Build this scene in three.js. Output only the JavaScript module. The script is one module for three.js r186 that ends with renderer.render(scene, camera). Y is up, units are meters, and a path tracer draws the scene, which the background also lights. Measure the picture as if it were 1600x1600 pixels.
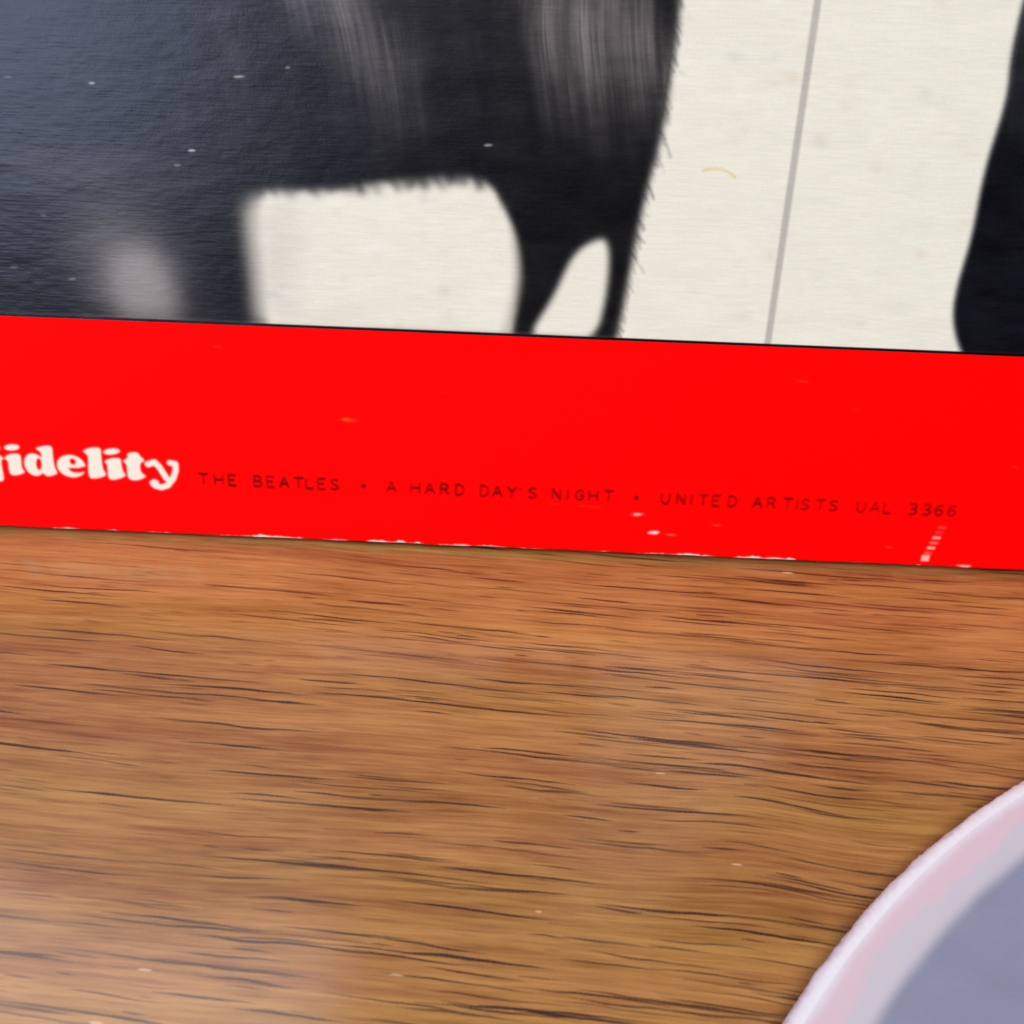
import * as THREE from 'three';
import { mergeGeometries } from 'three/addons/utils/BufferGeometryUtils.js';
import { RectAreaLightUniformsLib } from 'three/addons/lights/RectAreaLightUniformsLib.js';
import { RoundedBoxGeometry } from 'three/addons/geometries/RoundedBoxGeometry.js';

// ---------------------------------------------------------------- camera, lights, exposure
const scene = new THREE.Scene();
scene.background = new THREE.Color(0x000000);
const camera = new THREE.PerspectiveCamera(53.0, 1, 0.01, 12);
camera.position.set(0.00176607, 0.08501004, 0.09017114);
camera.up.set(-0.04269516, 0.7512367, -0.65865055);
camera.lookAt(0.00176607 - 0.01471726, 0.08501004 - 0.65965306, 0.09017114 - 0.75142614);
camera.focus = 0.108; camera.userData.fStop = 45;

const renderer = new THREE.WebGLRenderer({ antialias: true });
renderer.toneMapping = THREE.LinearToneMapping;
renderer.toneMappingExposure = 1.36;
renderer.shadowMap.enabled = true;
RectAreaLightUniformsLib.init();

const WIN = { at: [-0.84, 0.62, 1.04], w: 0.95, h: 0.75, color: 0xc8d6ff, power: 4.5 };
const CEIL = { at: [0.1, 1.6, 0.85], w: 1.3, h: 0.9, color: 0xfff2dc, power: 6.2 };
const SIDE = { at: [-1.05, 1.75, -0.45], w: 1.5, h: 1.2, color: 0xfff2f0, power: 2.8 };
function areaLight(s, target) {
  const l = new THREE.RectAreaLight(s.color, s.power, s.w, s.h);
  l.position.set(...s.at); l.lookAt(...target); scene.add(l); return l;
}
areaLight(WIN, [0, 0.03, 0.02]);
areaLight(CEIL, [0, 0, 0.05]);
areaLight(SIDE, [-1.05, 0, -0.4499]);

// ---------------------------------------------------------------- helpers
let seed = 20417;
const rnd = () => { seed = (seed + 0x6D2B79F5) | 0; let t = Math.imul(seed ^ (seed >>> 15), 1 | seed); t = (t + Math.imul(t ^ (t >>> 7), 61 | t)) ^ t; return ((t ^ (t >>> 14)) >>> 0) / 4294967296; };
const rr = (a, b) => a + (b - a) * rnd();
const TAB = new Float32Array(65536); for (let i = 0; i < 65536; i++) TAB[i] = rnd();
const hash = (i, j) => TAB[((i * 7919) ^ (j * 104729) ^ ((i * j) & 1023) * 31) & 65535];
function noise(x, y) {
  const i = Math.floor(x), j = Math.floor(y); let f = x - i, g = y - j;
  f = f * f * (3 - 2 * f); g = g * g * (3 - 2 * g);
  const a = hash(i, j), b = hash(i + 1, j), c = hash(i, j + 1), d = hash(i + 1, j + 1);
  return a + (b - a) * f + (c - a + (a - b - c + d) * f) * g;
}
const fbm = (x, y) => noise(x, y) * 0.53 + noise(x * 2.1 + 17, y * 2.1 + 5) * 0.3 + noise(x * 4.3 + 3, y * 4.3 + 41) * 0.17;
const clamp = (v, a = 0, b = 1) => Math.min(b, Math.max(a, v));
const smooth = (a, b, v) => { const t = clamp((v - a) / (b - a)); return t * t * (3 - 2 * t); };
const enc = (v) => { v = clamp(v); return 255 * (v <= 0.0031308 ? v * 12.92 : 1.055 * Math.pow(v, 1 / 2.4) - 0.055); };
function dataTexture(data, w, h, srgb, wrap) {
  const t = new THREE.DataTexture(data, w, h, THREE.RGBAFormat);
  t.magFilter = t.minFilter = THREE.LinearFilter; t.wrapS = t.wrapT = wrap;
  if (srgb) t.colorSpace = THREE.SRGBColorSpace;
  t.needsUpdate = true; return t;
}
function makeCanvas(w, h) { const c = document.createElement('canvas'); c.width = w; c.height = h; return [c, c.getContext('2d')]; }
// draws marks onto a clear layer, then lays them down with one blur
function layer(ctx, w, h, blur, draw) { const [c, l] = makeCanvas(w, h); draw(l); ctx.save(); ctx.globalAlpha = 1; ctx.filter = blur ? `blur(${blur}px)` : 'none'; ctx.drawImage(c, 0, 0); ctx.restore(); }
// canvas rows run down, texture rows run up
function canvasPixels(ctx, w, h) { return ctx.getImageData(0, 0, w, h).data; }
function put(mesh, parent = scene) { mesh.castShadow = mesh.receiveShadow = true; parent.add(mesh); return mesh; }
function part(name, geometry, material, parent) { const m = new THREE.Mesh(geometry, material); m.name = name; return put(m, parent); }
function thing(name, label, category) { const g = new THREE.Group(); g.name = name; g.userData = { label, category }; scene.add(g); return g; }
const MM = 0.001;

// ---------------------------------------------------------------- wooden table top (texture spans 160 x 100 mm)
const TW = 2048, TH = 1280, PPM = 12.8, TX0 = -80, TZ0 = -12;
const warp = (x, z) => 1.2 * (noise(x / 38 + 9, z / 20 + 4) - 0.5) + 0.45 * (noise(x / 13 + 2, z / 9 + 8) - 0.5)
  + 0.75 * Math.exp(-(((x - 26) / 11) ** 2) - (((z - 38) / 9) ** 2)) * Math.sin((x - 14) / 5.5);
const along = (x, z, s) => z - s * x + warp(x, z);
function woodPores() {
  const [, g] = makeCanvas(TW, TH);
  g.lineCap = 'butt'; g.strokeStyle = '#fff';
  const PX = (x) => (x - TX0) * PPM, PZ = (z) => (z - TZ0) * PPM;
  function pore(x0, z0, len, width, alpha) {
    const s = 0.07 + rr(-0.014, 0.014), c0 = along(x0, z0, s), jit = rr(0, 99);
    let px = null, pz = null, z = z0;
    const n = Math.max(5, Math.ceil(len / 0.45));
    for (let k = 0; k <= n; k++) {
      const x = x0 + len * k / n;
      for (let q = 0; q < 3; q++) z = c0 + s * x - warp(x, z);
      const zz = z + 0.26 * (noise(x / 4 + jit, jit) - 0.5) + 0.05 * (noise(x / 0.9 + jit, 3) - 0.5);
      if (px !== null) {
        const t = k / n, taper = Math.pow(Math.sin(Math.PI * clamp(t, 0.02, 0.98)), 0.55);
        const w = width * taper * (0.75 + 0.5 * noise(x * 0.5 + jit, 7));
        g.globalAlpha = alpha * (0.45 + 0.55 * taper) * (0.6 + 0.55 * noise(x * 0.25 + jit, 31));
        g.lineWidth = Math.max(0.7, w * PPM);
        g.beginPath(); g.moveTo(PX(px), PZ(pz)); g.lineTo(PX(x), PZ(zz)); g.stroke();
      }
      px = x; pz = zz;
    }
  }
  for (let k = 0; k < 2600; k++) {            // short faint flecks between the long pores
    pore(rr(-84, 80), rr(-12, 88), rr(1.2, 5), rr(0.10, 0.2), rr(0.08, 0.32));
  }
  for (let k = 0; k < 1500; k++) {
    const x = rr(-88, 80), z = rr(-12, 88), cl = noise(x / 14 + 50, along(x, z, 0.07) / 2.4 + 50);
    if (cl < 0.36) continue;
    const right = smooth(-25, 25, x + z * 0.8);          // the long pores gather to the right and the front
    const len = rnd() < 0.15 + 0.6 * right ? rr(5, 15) : rr(1.5, 5);
    pore(x - len / 2, z, len, rr(0.1, 0.19), rr(0.25, 0.55) + 0.5 * right);
  }
  for (let k = 0; k < 560; k++) {
    const x = rr(-88, 80), z = rr(-12, 88), right = smooth(-60, 30, x + z * 1.3);
    if (rnd() > 0.2 + 0.8 * right) continue;
    const len = rr(7, 22);
    pore(x - len / 2, z, len, rr(0.15, 0.26), rr(0.8, 1.2));
  }
  return canvasPixels(g, TW, TH);
}
function woodMaterial() {
  const pores = woodPores();
  const col = new Uint8Array(TW * TH * 4), bmp = new Uint8Array(TW * TH * 4);
  const specks = [[32.9, 2.1, 0.7, 0.16], [15.8, 31.0, 0.5, 0.1], [4.2, 45.8, 0.3, 0.12], [22.1, 40.4, 0.5, 0.1], [-28.2, 52.5, 0.6, 0.12], [-7.4, 51.9, 0.6, 0.08], [-30.7, 56.9, 0.6, 0.15]];
  for (let r = 0; r < TH; r++) for (let c = 0; c < TW; c++) {
    const x = TX0 + c / PPM, z = TZ0 + r / PPM, w = warp(x, z), a = z - 0.035 * x + w;
    const broad = fbm(a * 0.14 + 3, x * 0.012 + 1), band = noise(a * 0.75, x * 0.035 + 11), str = noise(a * 2.3 + 40, x * 0.1);
    const fib = noise(a * 6.1, x * 0.22 + 3), fine = noise(a * 12.5 + 9, x * 0.5), cloud = fbm(x / 9 + 30, z / 5 + 12), grit = noise(x * 9, z * 12);
    let t = 0.24 * broad + 0.17 * band + 0.20 * str + 0.22 * fib + 0.16 * fine + 0.24 * cloud + 0.06 * grit - 0.14;
    t = clamp((t - 0.2) / 0.6);
    const redness = clamp(0.5 + 1.6 * (noise(a * 0.3 + 60, x * 0.02 + 6) - 0.5) + 0.5 * (cloud - 0.5));
    let R = 0.170 + 0.232 * t, G = 0.067 + 0.158 * t - 0.018 * redness, B = 0.012 + 0.058 * t + 0.004 * redness;
    const p = pores[(r * TW + c) * 4 + 3] / 255, d = 0.97 * p;
    R += (0.018 - R) * d; G += (0.006 - G) * d; B += (0.008 - B) * d;
    for (const [sx, sz, sw, sh] of specks) {
      const e = ((x - sx) / sw) ** 2 + ((z - sz - 0.04 * (x - sx)) / sh) ** 2;
      if (e < 1.6) { const k = smooth(1.5, 0.3, e) * 0.4; R += (0.72 - R) * k; G += (0.6 - G) * k; B += (0.45 - B) * k; }
    }
    const o = ((TH - 1 - r) * TW + c) * 4;
    col[o] = enc(R); col[o + 1] = enc(G); col[o + 2] = enc(B); col[o + 3] = 255;
    const h = 150 - 110 * p + 40 * (fib - 0.5) + 24 * (fine - 0.5) + 14 * (grit - 0.5);
    bmp[o] = bmp[o + 1] = bmp[o + 2] = clamp(h, 0, 255); bmp[o + 3] = 255;
  }
  return new THREE.MeshPhysicalMaterial({
    map: dataTexture(col, TW, TH, true, THREE.MirroredRepeatWrapping), bumpMap: dataTexture(bmp, TW, TH, false, THREE.MirroredRepeatWrapping),
    bumpScale: 0.00002, roughness: 0.45, specularIntensity: 0.45, clearcoat: 0.85, clearcoatRoughness: 0.13,
  });
}
{
  const g = new RoundedBoxGeometry(1.2, 0.028, 0.8, 3, 0.004), p = g.attributes.position, uv = g.attributes.uv;
  for (let i = 0; i < p.count; i++) {
    const x = p.getX(i) * 1000, z = (p.getZ(i) + 0.1) * 1000, dy = (0.014 - p.getY(i)) * 1000;
    uv.setXY(i, (x - TX0) / 160, 1 - (z + (p.getZ(i) > 0 ? dy : -dy) - TZ0) / 100);
  }
  const t = new THREE.Mesh(g, woodMaterial());
  t.name = 'table'; t.position.set(0, -0.014, 0.1);
  t.userData = { label: 'glossy reddish-brown wooden table top with dark pore streaks under the record sleeve', category: 'table' };
  put(t);
}

// ---------------------------------------------------------------- record sleeve, leaning back 18 degrees
const sleeve = thing('record_sleeve', 'cardboard record sleeve with black-and-white print above a bright red band, leaning upright on the table', 'record sleeve');
sleeve.position.set(0, 0, 1.06 * MM); sleeve.rotation.x = -THREE.MathUtils.degToRad(18);
const DV = 0.78, BAND_TOP = 25.72 + DV, SW = 157, SH = 314, RE = 0.25, THICK = 2.4, VB = 0.80;   // millimetres
const SPX = 12.8, SX0 = -80;

// the red band: flat print with lettering and scuffs (160 x 27.2 mm)
const BW = 2048, BH = 348, BV0 = -1.1;
const FIDELITY = {
  f: [[-62.6, 9.6], [-62, 10.4], [-60.9, 10.6], [-60.2, 10.6], [-59.8, 10.2], [-60.1, 9.7], [-60.7, 9.6], [-60.9, 9.4], [-60.1, 9.3], [-59.6, 8.8], [-60.1, 8.6], [-60, 6.2], [-60.3, 5.9], [-61.7, 5.7], [-62.3, 6.2], [-62.4, 8.6]],
  i: [[-59.6, 8.9], [-59.2, 9.3], [-58.5, 9.5], [-57.7, 9.5], [-57.6, 9.1], [-57.7, 7.8], [-57.6, 7.5], [-57.4, 7.3], [-57.5, 7.1], [-58.2, 6.8], [-58.9, 6.7], [-59.3, 6.9], [-59.3, 7.9], [-59.2, 8.6], [-59.6, 8.7]],
  d: [[-55.1, 9.8], [-55.8, 10.2], [-55.5, 10.4], [-54.7, 10.6], [-53.9, 10.7], [-53.7, 10.4], [-53.8, 9.4], [-53.8, 7.9], [-53.5, 7.3], [-53.7, 7.1], [-54.7, 6.7], [-55.2, 7], [-55.4, 7.5], [-55.2, 9]],
  l: [[-49.6, 9.7], [-50.3, 10.1], [-49.9, 10.4], [-49, 10.7], [-48.2, 10.7], [-48, 10.5], [-48.1, 9.3], [-48.1, 8], [-47.7, 7.4], [-48, 7.1], [-48.8, 6.8], [-49.7, 6.7], [-49.9, 7.1], [-49.8, 8.5]],
  j: [[-47.8, 9], [-47.4, 9.3], [-46.6, 9.5], [-45.9, 9.5], [-45.8, 9.2], [-45.8, 7.9], [-45.4, 7.4], [-45.7, 7.1], [-46.7, 6.7], [-47.5, 6.7], [-47.6, 7.2], [-47.5, 8.7], [-47.8, 8.8]],
  t: [[-45.6, 9.2], [-44.9, 9.6], [-45.1, 10.1], [-44.4, 10.3], [-43.7, 10.3], [-43.5, 9.8], [-43, 9.4], [-43.2, 9.1], [-43.6, 9], [-43.7, 7.8], [-43, 7.4], [-43.3, 7.1], [-44.2, 6.7], [-45.1, 6.8], [-45.3, 7.3], [-45.2, 8.8], [-45.6, 9]],
};
// single-stroke capitals, each a list of polylines in a unit box (y up)
const S6 = [[.85, .95, .3, .9, .08, .5, .08, .25, .3, .02, .7, .02, .92, .25, .75, .52, .3, .55, .1, .35]], S3 = [[.1, .95, .7, 1, .9, .75, .65, .52, .35, .52, .65, .5, .95, .28, .7, 0, .1, .03]];
const GLYPH = {
  T: [[0, 1, 1, 1], [.5, 1, .5, 0]], H: [[.05, 1, .05, 0], [.95, 1, .95, 0], [.05, .5, .95, .5]], E: [[.9, 1, .1, 1, .1, 0, .9, 0], [.1, .52, .75, .52]],
  B: [[.1, 0, .1, 1, .65, 1, .85, .78, .65, .53, .1, .53], [.65, .53, .95, .28, .7, 0, .1, 0]], A: [[0, 0, .5, 1, 1, 0], [.18, .36, .82, .36]], L: [[.1, 1, .1, 0, .85, 0]],
  S: [[.9, .88, .5, 1, .12, .8, .3, .57, .75, .43, .92, .2, .5, 0, .08, .12]], R: [[.1, 0, .1, 1, .65, 1, .9, .76, .65, .5, .1, .5], [.55, .5, .95, 0]],
  D: [[.08, 0, .08, 1, .5, 1, .9, .75, .9, .25, .5, 0, .08, 0]], Y: [[0, 1, .5, .5, 1, 1], [.5, .5, .5, 0]], "'": [[.5, 1, .45, .72]], N: [[.08, 0, .08, 1, .92, 0, .92, 1]],
  I: [[.5, 0, .5, 1]], G: [[.9, .85, .5, 1, .1, .7, .1, .3, .5, 0, .92, .2, .92, .48, .55, .48]], U: [[.08, 1, .08, .25, .4, 0, .65, 0, .92, .25, .92, 1]], 3: S3, 6: S6,
};
const SMALL = "THEBEATLES*AHARDDAY'SNIGHT*UNITEDARTISTSUAL3366";
const SMALL_X = '-36.3 -34.5 -32.9 -29.9 -28.4 -26.8 -25.1 -23.8 -22.4 -20.9 -17.5 -14.2 -11.4 -9.7 -8.0 -6.2 -3.3 -1.8 -0.1 0.9 2.3 5.1 6.4 7.8 9.4 11.2 14.4 17.8 19.6 20.8 22.2 23.7 25.6 28.5 30.1 32.0 33.1 34.0 35.8 37.3 40.5 42.1 43.6 46.5 48.1 49.5 51.0'.split(' ').map(Number);
function bandMaterial() {
  const [, base] = makeCanvas(BW, BH); let g = base;
  const X = (x) => (x - SX0) * SPX, Y = (v) => BH - (v + DV - BV0) * SPX;
  const oval = (x, v, rx, rv, rot = 0) => { g.beginPath(); g.ellipse(X(x), Y(v), rx * SPX, rv * SPX, rot, 0, 7); g.fill(); };
  const RED = '#fb0000', INK = '#efe9da';
  g.fillStyle = RED; g.fillRect(0, 0, BW, BH);
  layer(base, BW, BH, 1.3, (l) => { g = l;
  // cream word
  g.fillStyle = INK; g.lineJoin = g.lineCap = 'round';
  const blob = (pts) => {
    g.beginPath();
    const q = pts.map(([x, v]) => [X(x), Y(v)]), n = q.length;
    g.moveTo((q[n - 1][0] + q[0][0]) / 2, (q[n - 1][1] + q[0][1]) / 2);
    for (let i = 0; i < n; i++) { const b = q[(i + 1) % n]; g.quadraticCurveTo(q[i][0], q[i][1], (q[i][0] + b[0]) / 2, (q[i][1] + b[1]) / 2); }
    g.closePath(); g.fill(); g.lineWidth = 0.6; g.strokeStyle = g.fillStyle; g.stroke();
  };
  oval(-56.15, 8.2, 1.22, 1.45); oval(-51.8, 8.2, 1.72, 1.45);
  g.fillStyle = RED; oval(-55.6, 8.3, 0.3, 0.72, 0.12); oval(-51.55, 8.8, 0.33, 0.36);
  g.beginPath(); [[-52.2, 7.95], [-51.0, 7.98], [-49.9, 8.3], [-49.8, 7.75], [-50.9, 7.45], [-51.8, 7.5]].forEach(([x, v], i) => i ? g.lineTo(X(x), Y(v)) : g.moveTo(X(x), Y(v))); g.closePath(); g.fill();
  g.fillStyle = INK;
  Object.values(FIDELITY).forEach(blob);
  oval(-58.5, 10.25, 0.95, 0.42, -0.13); oval(-46.8, 10.25, 1.03, 0.42, -0.16);
  const curve = (pts, w) => { g.lineWidth = w * SPX; g.strokeStyle = INK; g.beginPath(); pts.forEach(([x, v], i) => i ? g.lineTo(X(x), Y(v)) : g.moveTo(X(x), Y(v))); g.stroke(); };
  curve([[-42.7, 8.85], [-41.9, 9.15], [-41.4, 8.6], [-40.7, 7.2]], 0.82);
  curve([[-40.1, 9.15], [-39.45, 9.05], [-39.5, 8.2], [-39.9, 7.2], [-40.6, 6.3], [-41.4, 6.0], [-42.1, 6.15], [-42.4, 6.5]], 0.78);
  oval(-42.1, 6.62, 0.5, 0.42);
  });
  // small dark capitals: thin worn strokes, the upright ones fainter
  layer(base, BW, BH, 1.1, (l) => { g = l;
  g.strokeStyle = '#2a0000'; g.fillStyle = '#2a0000'; g.lineCap = 'butt';
  for (let i = 0; i < SMALL.length; i++) {
    const ch = SMALL[i], w = 1.08, h = 1.3, x0 = SMALL_X[i] - w / 2, b = 6.64;
    if (ch === '*') { g.globalAlpha = 0.8; oval(SMALL_X[i], b + 0.6, 0.24, 0.22); continue; }
    for (const pl of GLYPH[ch]) for (let k = 0; k + 3 < pl.length; k += 2) {
      const dx = Math.abs(pl[k + 2] - pl[k]) * w, dv = Math.abs(pl[k + 3] - pl[k + 1]) * h;
      g.globalAlpha = (0.42 + 0.45 * dx / (dx + dv + 1e-6)) * rr(0.75, 1.05) * (1 - 0.3 * smooth(12, 40, SMALL_X[i])) * (0.7 + 0.6 * noise(i * 0.8, pl[k] * 3)); g.lineWidth = 0.23 * SPX;
      g.beginPath(); g.moveTo(X(x0 + pl[k] * w), Y(b + pl[k + 1] * h)); g.lineTo(X(x0 + pl[k + 2] * w), Y(b + pl[k + 3] * h)); g.stroke();
    }
  }
  });
  // scuffs where the print has rubbed off
  layer(base, BW, BH, 1.1, (l) => { g = l;
  g.globalAlpha = 1;
  const scuff = (x, v, rx, rv, rot, c, a) => { g.fillStyle = c; for (let k = 0; k < 7; k++) { g.globalAlpha = a * rr(0.3, 1); oval(x + rr(-0.6, 0.6) * rx, v + rr(-0.6, 0.6) * rv, rx * rr(0.25, 0.7), rv * rr(0.3, 0.8), rot); } };
  scuff(-19.1, 15.3, 1.3, 0.35, -0.15, '#ff6a30', 0.35); scuff(14.9, 5.15, 1.0, 0.2, 0, '#ffb9a0', 0.8); scuff(16.8, 2.9, 0.75, 0.3, 0.1, '#ffe6da', 1); scuff(18.6, 2.75, 0.9, 0.1, 0.1, '#ff7a50', 0.7);
  scuff(53.9, 0.35, 1.0, 0.2, 0.1, '#ffc9b8', 0.8); scuff(24, 4.2, 0.7, 0.2, 0, '#ff6a40', 0.3); scuff(44.5, 2.3, 0.5, 0.1, 0, '#ff6a40', 0.4);
  for (const [x, v, l, a] of [[31.6, 22.0, 0.8, 0.4], [-33.4, 23.2, 0.5, 0.4], [38, 19, 0.5, 0.25], [9, 5.9, 1.4, 0.3], [5, 6.0, 0.8, 0.25], [57, 13, 0.5, 0.25], [-8, 19, 0.4, 0.15]]) { g.globalAlpha = a; g.fillStyle = '#ff8060'; oval(x, v, l, 0.07, 0.06); }
  for (let k = 0; k < 7; k++) {                       // ladder of nicks near the right end
    const t = k / 6, x = 50.3 - 1.2 * t, v = 5.1 - 4.0 * t;
    g.globalAlpha = [0.3, 0.25, 0.85, 0.55, 0.9, 0.4, 0.95][k]; g.fillStyle = '#ffb7a5';
    g.fillRect(X(x - 0.5), Y(v + (k === 6 ? 0.42 : 0.22)), 1.0 * SPX, (k === 6 ? 0.84 : 0.4) * SPX);
  }
  });
  // paper showing along the worn bottom fold
  layer(base, BW, BH, 0.7, (l) => { g = l;
  g.globalAlpha = 1; g.fillStyle = '#f4ead8';
  const worn = [[-55.6, -51.8, .6], [-49, -47, .45], [-44.3, -40.5, .75], [-36, -23, .9], [-23.5, -18, .7], [-18.5, -9.5, 1], [-10, 0.5, .75], [0, 5, .35], [9, 13, .25], [14.5, 24.8, .8], [26, 35, 1], [40, 43, .2], [48, 49, .4], [53, 54.5, .4], [-72, -60, .3], [62, 76, .6]];
  for (const [a, b, s] of worn) for (let x = a; x < b; x += 0.12) {
    const e = Math.sin(Math.PI * clamp((x - a) / (b - a), 0.01, 0.99)), n = noise(x * 0.9 + 200, 3), n2 = noise(x * 4 + 10, 9);
    const top = -0.16 + (0.62 * Math.pow(e, 0.5) * (0.5 + 0.5 * n) + 0.16 * (n2 - 0.5)) * (0.45 + 0.6 * s);
    g.globalAlpha = clamp(0.55 + 0.6 * n); g.fillRect(X(x), Y(top), 0.16 * SPX, Math.max(0, top + 0.6) * SPX);
  }
  });
  g = base;
  const src = canvasPixels(g, BW, BH), out = new Uint8Array(BW * BH * 4), bmp = new Uint8Array(BW * BH * 4);
  for (let r = 0; r < BH; r++) for (let c = 0; c < BW; c++) {
    const i = (r * BW + c) * 4, o = ((BH - 1 - r) * BW + c) * 4, n = 0.97 + 0.03 * noise(c / 4, r / 1.5);
    for (let k = 0; k < 3; k++) out[o + k] = src[i + k] * n;
    out[o + 3] = 255;
    bmp[o] = bmp[o + 1] = bmp[o + 2] = 128 + 60 * (noise(c / 7, r / 3) - 0.5) + 50 * (fbm(c / 60, r / 40) - 0.5); bmp[o + 3] = 255;
  }
  return new THREE.MeshPhysicalMaterial({ map: dataTexture(out, BW, BH, true, THREE.ClampToEdgeWrapping), bumpMap: dataTexture(bmp, BW, BH, false, THREE.MirroredRepeatWrapping), bumpScale: 0.00002, roughness: 0.6, specularIntensity: 0.1 });
}

// the black-and-white print above it: plain tones of the same sizes and greys (160 x 60 mm)
const PW = 2048, PH = 768;
function printMaterial() {
  const [, base] = makeCanvas(PW, PH); let g = base;
  const X = (x) => (x - SX0) * SPX, Y = (v) => PH - (v + DV - BAND_TOP) * SPX;
  const path = (pts) => {
    g.beginPath(); const n = pts.length;
    g.moveTo((X(pts[n - 1][0]) + X(pts[0][0])) / 2, (Y(pts[n - 1][1]) + Y(pts[0][1])) / 2);
    for (let i = 0; i < n; i++) { const a = pts[i], b = pts[(i + 1) % n]; g.quadraticCurveTo(X(a[0]), Y(a[1]), (X(a[0]) + X(b[0])) / 2, (Y(a[1]) + Y(b[1])) / 2); }
    g.closePath();
  };
  const PALE = '#e1e3d3', DARK = '#0d0d0f';
  const fillAll = (blur, shapes) => layer(base, PW, PH, blur, (l) => { g = l; for (const [c, a, pts] of shapes) { g.fillStyle = c; g.globalAlpha = a; path(pts); g.fill(); } });
  base.fillStyle = PALE; base.fillRect(0, 0, PW, PH);
  // dark field on the left, dark shape at the right edge
  fillAll(5, [[DARK, 1, [[-90, 95], [-90, 15], [5, 15], [10.2, 22], [11.2, 30], [12.3, 40], [13.8, 47], [14.1, 53], [14.5, 60], [14.2, 70], [12, 95]]]]);
  fillAll(3, [['#0c0e15', 1, [[47.2, 62], [47, 55.2], [47.6, 51.7], [46.7, 44.9], [46.9, 37.8], [46.3, 33.1], [46.6, 29], [49, 24.5], [60, 15], [95, 15], [95, 95], [50, 95]]]]);
  layer(base, PW, PH, 1.2, (l) => {                    // fine hairs along its right border
    l.strokeStyle = '#232325'; l.lineCap = 'round';
    for (let k = 0; k < 150; k++) {
      const v = rr(25, 80), e = v < 30 ? 11 : v < 40 ? 11.2 + (v - 30) * 0.11 : v < 47 ? 12.3 + (v - 40) * 0.21 : 13.8 + (v - 47) * 0.04, len = rr(0.3, 1.5) * (rnd() < 0.12 ? 2 : 1);
      l.globalAlpha = rr(0.04, 0.26); l.lineWidth = rr(1.5, 4); l.beginPath(); l.moveTo(X(e - 0.8), Y(v + len * 0.6)); l.quadraticCurveTo(X(e + len * 0.15), Y(v + len * 0.1), X(e + len * rr(0.25, 0.7)), Y(v - len * rr(0.3, 1))); l.stroke();
    }
  });
  // soft grey patch far left, plain pale block with a soft left border, pale wedge beside it
  fillAll(30, [['#6f6d6b', 0.75, [[-50, 38.5], [-46.5, 22], [-36.6, 22], [-36, 31], [-38.5, 38]]]]);
  fillAll(16, [['#a3a19c', 0.7, [[-45.5, 33], [-43, 22], [-37.6, 22], [-37, 29.5], [-39.5, 34.5]]]]);
  fillAll(22, [['#5a5857', 0.5, [[-58, 44], [-40, 43], [-33, 41], [-36, 39.5], [-54, 40]]]]);
  fillAll(11, [[PALE, 0.85, [[-29.8, 41], [-29.4, 33], [-28.6, 15], [-16, 15], [-16, 38.5]]]]);
  fillAll(5, [[PALE, 1, [[-27.9, 40.3], [-27.8, 33], [-27.2, 15], [-2, 15], [-0.4, 28.5], [0.1, 33.4], [-1.2, 38.7], [-3.8, 42.3], [-8.6, 42.3], [-14.7, 41.5], [-22.8, 40.2]]],
    [PALE, 1, [[9.3, 36.8], [7.2, 36.3], [5.2, 34.6], [3.6, 30.2], [0.4, 25], [8.4, 25], [9.5, 31]]]]);
  fillAll(4, [['#8b8984', 0.35, [[-1.5, 38], [-0.6, 33], [-1.3, 28], [-2.6, 24], [-1.8, 24], [0.2, 29], [0.6, 33]]]]);
  fillAll(20, [['#9a9893', 0.3, [[-27.5, 39], [-27.5, 24], [-24.6, 24], [-25, 33], [-23, 39.5]]], ['#b7b4aa', 0.35, [[-24, 28], [-10, 26.5], [-3, 25], [-12, 24], [-24, 24]]]]);
  layer(base, PW, PH, 4, (l) => {                    // its top border ends in dark strands
    l.strokeStyle = DARK; l.lineCap = 'round';
    for (let k = 0; k < 130; k++) {
      const x = rr(-28, 0.5), top = 40.9 + 1.4 * smooth(-24, -6, x) - 5 * smooth(-4, 1, x), len = rr(0.4, 1.3);
      l.globalAlpha = rr(0.15, 0.6); l.lineWidth = rr(2, 6); l.beginPath(); l.moveTo(X(x - 0.5), Y(top + 1.4)); l.quadraticCurveTo(X(x), Y(top), X(x + rr(-0.1, 0.9)), Y(top - len)); l.stroke();
    }
  });
  // thin grey rule on the pale field
  layer(base, PW, PH, 1.2, (l) => { l.strokeStyle = '#b3b3a9'; l.lineWidth = 0.7 * SPX; l.beginPath(); l.moveTo(X(29.4), Y(95)); l.lineTo(X(27.6), Y(60.2)); l.lineTo(X(27.2), Y(26)); l.lineTo(X(27.2), Y(20)); l.stroke(); });
  // foxing, a yellow fibre, pale nicks
  layer(base, PW, PH, 4, (l) => {
    for (let k = 0; k < 260; k++) {
      const x = rr(-28, 48), v = rr(26, 84), a = rnd(); if (!(x > 14.5 && x < 46 || x < -2 && v < 40)) continue;
      l.globalAlpha = rr(0.04, 0.2) * (rnd() < 0.12 ? 2 : 1); l.fillStyle = a < 0.5 ? '#c4a98c' : a < 0.8 ? '#a59d94' : '#9a9fae'; l.beginPath(); l.ellipse(X(x), Y(v), rr(2, 12), rr(2, 6), 0.1, 0, 7); l.fill();
    }
  });
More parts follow.
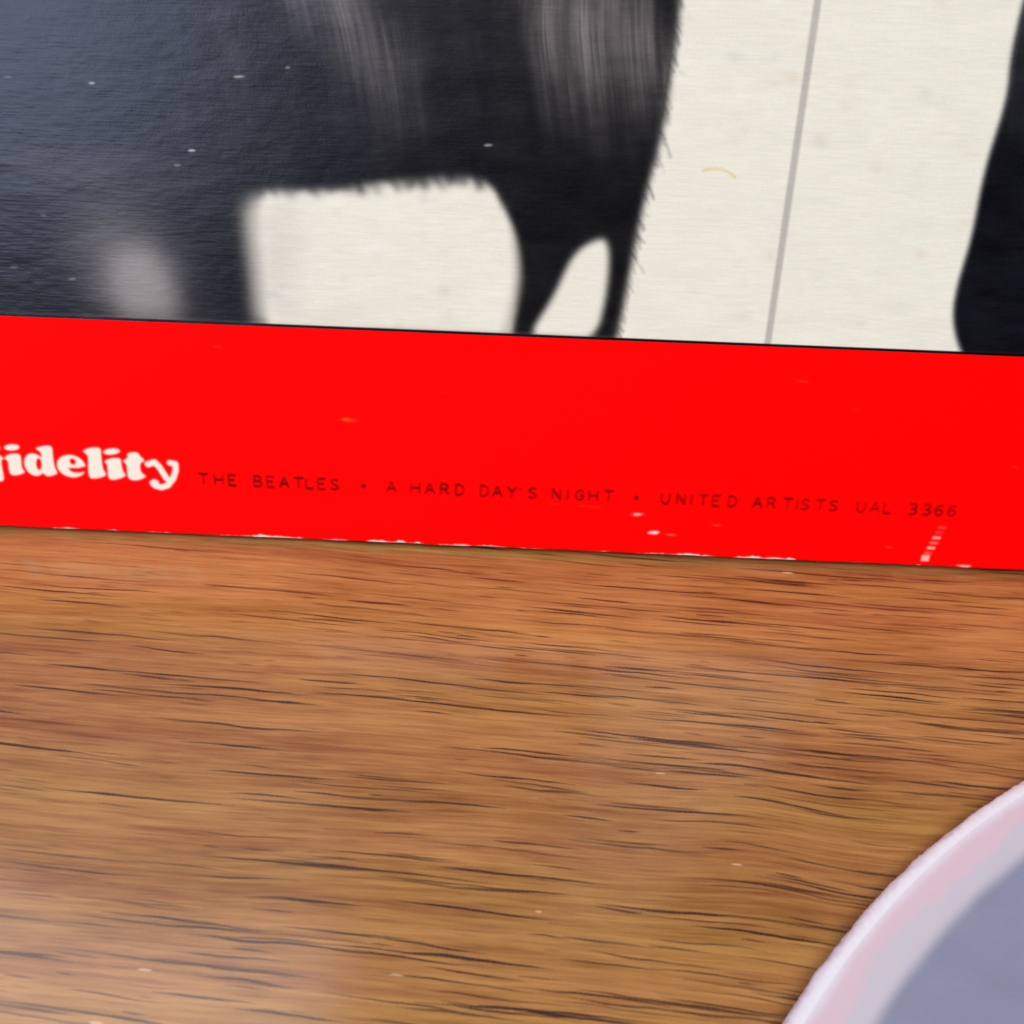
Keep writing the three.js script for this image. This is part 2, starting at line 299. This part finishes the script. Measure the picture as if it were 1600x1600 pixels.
  layer(base, PW, PH, 1, (l) => {
    l.globalAlpha = 0.6; l.strokeStyle = '#d8bd6c'; l.lineWidth = 3; l.beginPath(); l.moveTo(X(18.2), Y(43.7)); l.quadraticCurveTo(X(20.4), Y(44.4), X(21.7), Y(43.1)); l.stroke();
    l.fillStyle = '#d8d5c8'; for (const [x, v, w] of [[-34.4, 43.8, .42], [-3.8, 45.4, .5], [-54.9, 31.1, .55], [-48.7, 30.1, .45], [-50.9, 36.7, .4], [-52.5, 50.2, .5], [-44, 49.9, .35], [-36, 42.3, .4], [-29, 51, .6], [-24, 52, .3]]) { l.globalAlpha = rr(0.3, 0.9); l.beginPath(); l.ellipse(X(x), Y(v), w * SPX, 0.12 * SPX, -0.08, 0, 7); l.fill(); }
  });
  // black rule above the red band
  layer(base, PW, PH, 0.5, (l) => { l.fillStyle = '#040404'; l.fillRect(0, PH - 0.3 * SPX, PW, 10); });
  g = base;
  const src = canvasPixels(g, PW, PH), out = new Uint8Array(PW * PH * 4), bmp = new Uint8Array(PW * PH * 4);
  for (let r = 0; r < PH; r++) for (let c = 0; c < PW; c++) {
    const i = (r * PW + c) * 4, o = ((PH - 1 - r) * PW + c) * 4, lum = src[i + 1] / 255;
    const weave = noise(c / 22, r / 1.3) - 0.5, grain = noise(c / 1.7, r / 1.4 + 77) - 0.5, mott = fbm(c / 55 + 5, r / 26) - 0.5;
    const d = lum > 0.5 ? 6 * weave + 5 * grain + 8 * mott : 5 * weave + 6 * grain + 22 * mott * smooth(0.5, 0.05, lum);
    // grey strands that run down through the dark field
    const x = SX0 + c / SPX, v = BAND_TOP - DV + (PH - r) / SPX, q = x + 0.16 * (v - 50) + 2.6 * (noise(v / 11, x / 12) - 0.5), zone = smooth(42, 56, v + 5 * (noise(q / 1.6, 60) - 0.5)) * smooth(-38, -16, x);
    const strand = smooth(0.35, 0.85, noise(q / 4.2 + 12, v / 16 + 9)) * (0.5 + 0.5 * noise(q / 0.5, v / 8)) * (0.75 + 0.4 * noise(q / 0.2, v / 5)) + 0.22 * fbm(q / 2, v / 5);
    const lift = 88 * strand * zone * smooth(0.3, 0.08, lum);
    out[o] = clamp(src[i] + d + lift, 0, 255); out[o + 1] = clamp(src[i + 1] + d + lift * 0.98, 0, 255); out[o + 2] = clamp(src[i + 2] + d + lift * 0.95, 0, 255); out[o + 3] = 255;
    bmp[o] = bmp[o + 1] = bmp[o + 2] = 128 + 40 * weave + 24 * grain + 230 * (fbm(c / 40 + 5, r / 20) - 0.5); bmp[o + 3] = 255;
  }
  return new THREE.MeshPhysicalMaterial({ map: dataTexture(out, PW, PH, true, THREE.MirroredRepeatWrapping), bumpMap: dataTexture(bmp, PW, PH, false, THREE.MirroredRepeatWrapping), bumpScale: 0.000042, roughness: 0.29, specularIntensity: 0.85 });
}
// strip swept along x: profile points [v, n, textureV]
function sweep(profile, tex, edge) {
  const NX = 420, pos = [], uv = [], idx = [];
  for (let i = 0; i <= NX; i++) {
    const x = -SW + 2 * SW * i / NX;
    for (const [v, n, tv, k] of profile) {
      const e = edge && k ? k * (0.10 * (noise(x / 3 + 90, 5) - 0.35) + 0.06 * (noise(x / 0.8, 15) - 0.5)) : 0;
      pos.push(x * MM, (v + e) * MM, n * MM); uv.push((x - SX0) / 160, (tv - tex[0]) / tex[1]);
    }
  }
  const m = profile.length;
  for (let i = 0; i < NX; i++) for (let j = 0; j < m - 1; j++) { const a = i * m + j, b = a + m; idx.push(a, b, a + 1, b, b + 1, a + 1); }
  const g = new THREE.BufferGeometry();
  g.setAttribute('position', new THREE.Float32BufferAttribute(pos, 3)); g.setAttribute('uv', new THREE.Float32BufferAttribute(uv, 2));
  g.setIndex(idx); g.computeVertexNormals(); return g;
}
{
  const prof = [];
  for (let k = 0; k <= 6; k++) { const t = Math.PI / 2 * (1 - k / 6); prof.push([VB + RE - RE * Math.cos(t), -THICK + RE - RE * Math.sin(t), -1.0, 0.2]); }   // back of the flat fold
  for (let k = 0; k <= 8; k++) {                         // its rounded front edge
    const t = Math.PI / 2 * k / 8; prof.push([VB + RE - RE * Math.cos(t), -RE + RE * Math.sin(t), VB + RE - RE * (Math.PI / 2 - t), Math.cos(t)]);
  }
  for (const v of [2, 8, 16, BAND_TOP]) prof.push([v, 0, v, 0]);
  part('red_band', sweep(prof, [BV0, BH / SPX], true), bandMaterial(), sleeve);
  const pp = [BAND_TOP, 60, 120, 200, 280, SH - 0.45].map((v) => [v, 0, v, 0]);
  for (let k = 1; k <= 6; k++) { const a = Math.PI / 2 * k / 6; pp.push([SH - 0.45 + 0.45 * Math.sin(a), -0.45 + 0.45 * Math.cos(a), SH + k * 0.1, 0]); }
  part('black_and_white_print', sweep(pp, [BAND_TOP, 60], false), printMaterial(), sleeve);
  const bk = [[SH, -0.45, 0, 0], [SH, -THICK + 0.45, 0, 0], [SH - 0.13, -THICK + 0.13, 0, 0], [SH - 0.45, -THICK, 0, 0], [160, -THICK, 0, 0], [VB + RE, -THICK, 0, 0]];
  const paper = new THREE.MeshStandardMaterial({ color: new THREE.Color().setRGB(0.7, 0.68, 0.62), roughness: 0.7 });
  part('back_panel', sweep(bk, [0, 100], false), paper, sleeve);
  const side = (x) => { const s = new THREE.BoxGeometry(0.4 * MM, (SH - 1.4) * MM, (THICK - 0.06) * MM); s.translate(x * MM, (SH / 2 + 0.6) * MM, -THICK / 2 * MM); return s; };
  for (const x of [-SW - 0.2, SW + 0.2]) part('side_edge', side(x), paper, sleeve);
}

// ---------------------------------------------------------------- round mat at the lower right
{
  const mat = thing('round_mat', 'round grey-blue mat with pale pink border and fuzzy white rim lying on the wood', 'mat');
  mat.position.set(98.7 * MM, 0.0003, 112.8 * MM);
  const RO = 94.75, RB = 93.6, RI = 89.3, HT = 2.6;
  // white rim: rounded edge with a slightly fuzzy surface
  const NS = 2800, pts = []; for (let k = 0; k <= 12; k++) { const a = -Math.PI / 2 + Math.PI * k / 12; pts.push([RO - 1.15 + 1.15 * Math.cos(a), HT / 2 + HT / 2 * Math.sin(a)]); }
  pts.unshift([RO - 6, 0]); pts.push([RB - 0.2, HT]);
  const pos = [], idx = [], m = pts.length;
  for (let i = 0; i < NS; i++) for (let j = 0; j < m; j++) {
    const t = 2 * Math.PI * i / NS, k = j > 1 && j < m - 2 ? 1 : 0;
    const r = pts[j][0] + k * (0.09 * (hash(i, j) - 0.5) + 0.1 * (noise(i / 3, j * 0.5) - 0.5) + 0.12 * (noise(i / 13, j * 0.5 + 30) - 0.5));
    pos.push(r * Math.cos(t) * MM, (pts[j][1] + k * 0.07 * (noise(i * 0.6 + 50, j) - 0.5) - (j === 0 ? 0 : 0)) * MM, r * Math.sin(t) * MM);
  }
  for (let i = 0; i < NS; i++) { const n = (i + 1) % NS; for (let j = 0; j < m - 1; j++) { const a = i * m + j, b = n * m + j; idx.push(a, a + 1, b, b, a + 1, b + 1); } }
  const rimG = new THREE.BufferGeometry(); rimG.setAttribute('position', new THREE.Float32BufferAttribute(pos, 3)); rimG.setIndex(idx); rimG.computeVertexNormals();
  part('rim', rimG, new THREE.MeshPhysicalMaterial({ color: new THREE.Color().setRGB(0.60, 0.63, 0.75), roughness: 0.9, sheen: 0.3, sheenRoughness: 0.6 }), mat);
  // dyed top: the ring and the centre share one planar print, 1 px = 0.1 mm, only the corner by the camera carries detail
  const N = 2048, data = new Uint8Array(N * N * 4), S = 192 / N;
  for (let r = 0; r < N; r++) for (let c = 0; c < N; c++) {
    const x = -96 + c * S, z = -96 + r * S, R = Math.hypot(x, z), th = Math.atan2(z, x);
    const n1 = fbm(x / 3 + 40, z / 3 + 20), n2 = fbm(x / 9 + 4, z / 4 + 2), n3 = noise(x * 5, z * 7);
    const pink = smooth(0.15, 0.6, smooth(RI + 0.6, RB - 0.6, R + 1.8 * (n1 - 0.5)) * (0.35 + 0.95 * noise(th * 16 + 7, R / 3)));
    const white = smooth(RB - 1.1, RB + 0.3, R + 0.5 * (n1 - 0.5));
    const cen = smooth(RI + 0.7, RI - 0.7, R + 0.25 * (n1 - 0.5));
    let col = [0.44 - 0.03 * n1, 0.44 - 0.02 * n1, 0.535];
    const mix = (b, k) => { col = col.map((v, i) => v + (b[i] - v) * k); };
    mix([0.52, 0.41, 0.515], pink * 0.85); mix([0.58, 0.61, 0.73], white);
    const g = 0.93 + 0.2 * (n2 - 0.5) + 0.05 * (n3 - 0.5);
    mix([0.195 * g, 0.226 * g, 0.34 * g], cen);
    const o = ((N - 1 - r) * N + c) * 4; data[o] = enc(col[0]); data[o + 1] = enc(col[1]); data[o + 2] = enc(col[2]); data[o + 3] = 255;
  }
  const top = new THREE.MeshPhysicalMaterial({ map: dataTexture(data, N, N, true, THREE.ClampToEdgeWrapping), roughness: 0.6, specularIntensity: 0.6 });
  const ring = (a, b) => {
    const g = new THREE.RingGeometry(a * MM, b * MM, 360, 3); g.rotateX(-Math.PI / 2); g.translate(0, HT * MM, 0);
    const p = g.attributes.position; for (let i = 0; i < p.count; i++) g.attributes.uv.setXY(i, (p.getX(i) * 1000 + 96) / 192, 1 - (p.getZ(i) * 1000 + 96) / 192);
    return g;
  };
  part('pink_border', ring(RI - 0.6, RB - 0.2), top, mat);
  part('centre', ring(0.001, RI - 0.6), top, mat);
}

// ---------------------------------------------------------------- the two sources that light the photograph, behind and above the camera
function panelSource(name, s, target, label, category, glow) {
  const g = thing(name, label, category);
  g.position.set(...s.at); g.lookAt(...target);
  part(category === 'window' ? 'pane' : 'diffuser', new THREE.BoxGeometry(s.w, s.h, 0.006).translate(0, 0, -0.012), new THREE.MeshStandardMaterial({ color: 0xdddddd, emissive: s.color, emissiveIntensity: glow, roughness: 0.8 }), g);
  const b = 0.05, bars = [[s.w + 2 * b, b, 0, s.h / 2 + b / 2], [s.w + 2 * b, b, 0, -s.h / 2 - b / 2], [b, s.h, s.w / 2 + b / 2, 0], [b, s.h, -s.w / 2 - b / 2, 0]].map(([w, h, x, y]) => new THREE.BoxGeometry(w, h, 0.04).translate(x, y, -0.022));
  part('frame', mergeGeometries(bars), new THREE.MeshStandardMaterial({ color: 0xd8d6d0, roughness: 0.6 }), g);
}
panelSource('window', WIN, [0, 0.03, 0.02], 'white framed daylight window to the left behind the camera', 'window', 0.3);
panelSource('ceiling_lamp', CEIL, [0, 0, 0.05], 'bright flat ceiling lamp above and in front of the sleeve, behind the camera', 'lamp', 0.3);
panelSource('ceiling_lamp_001', SIDE, [-1.05, 0, -0.4499], 'dim wide ceiling lamp above the left end of the table', 'lamp', 0.1);

renderer.render(scene, camera);
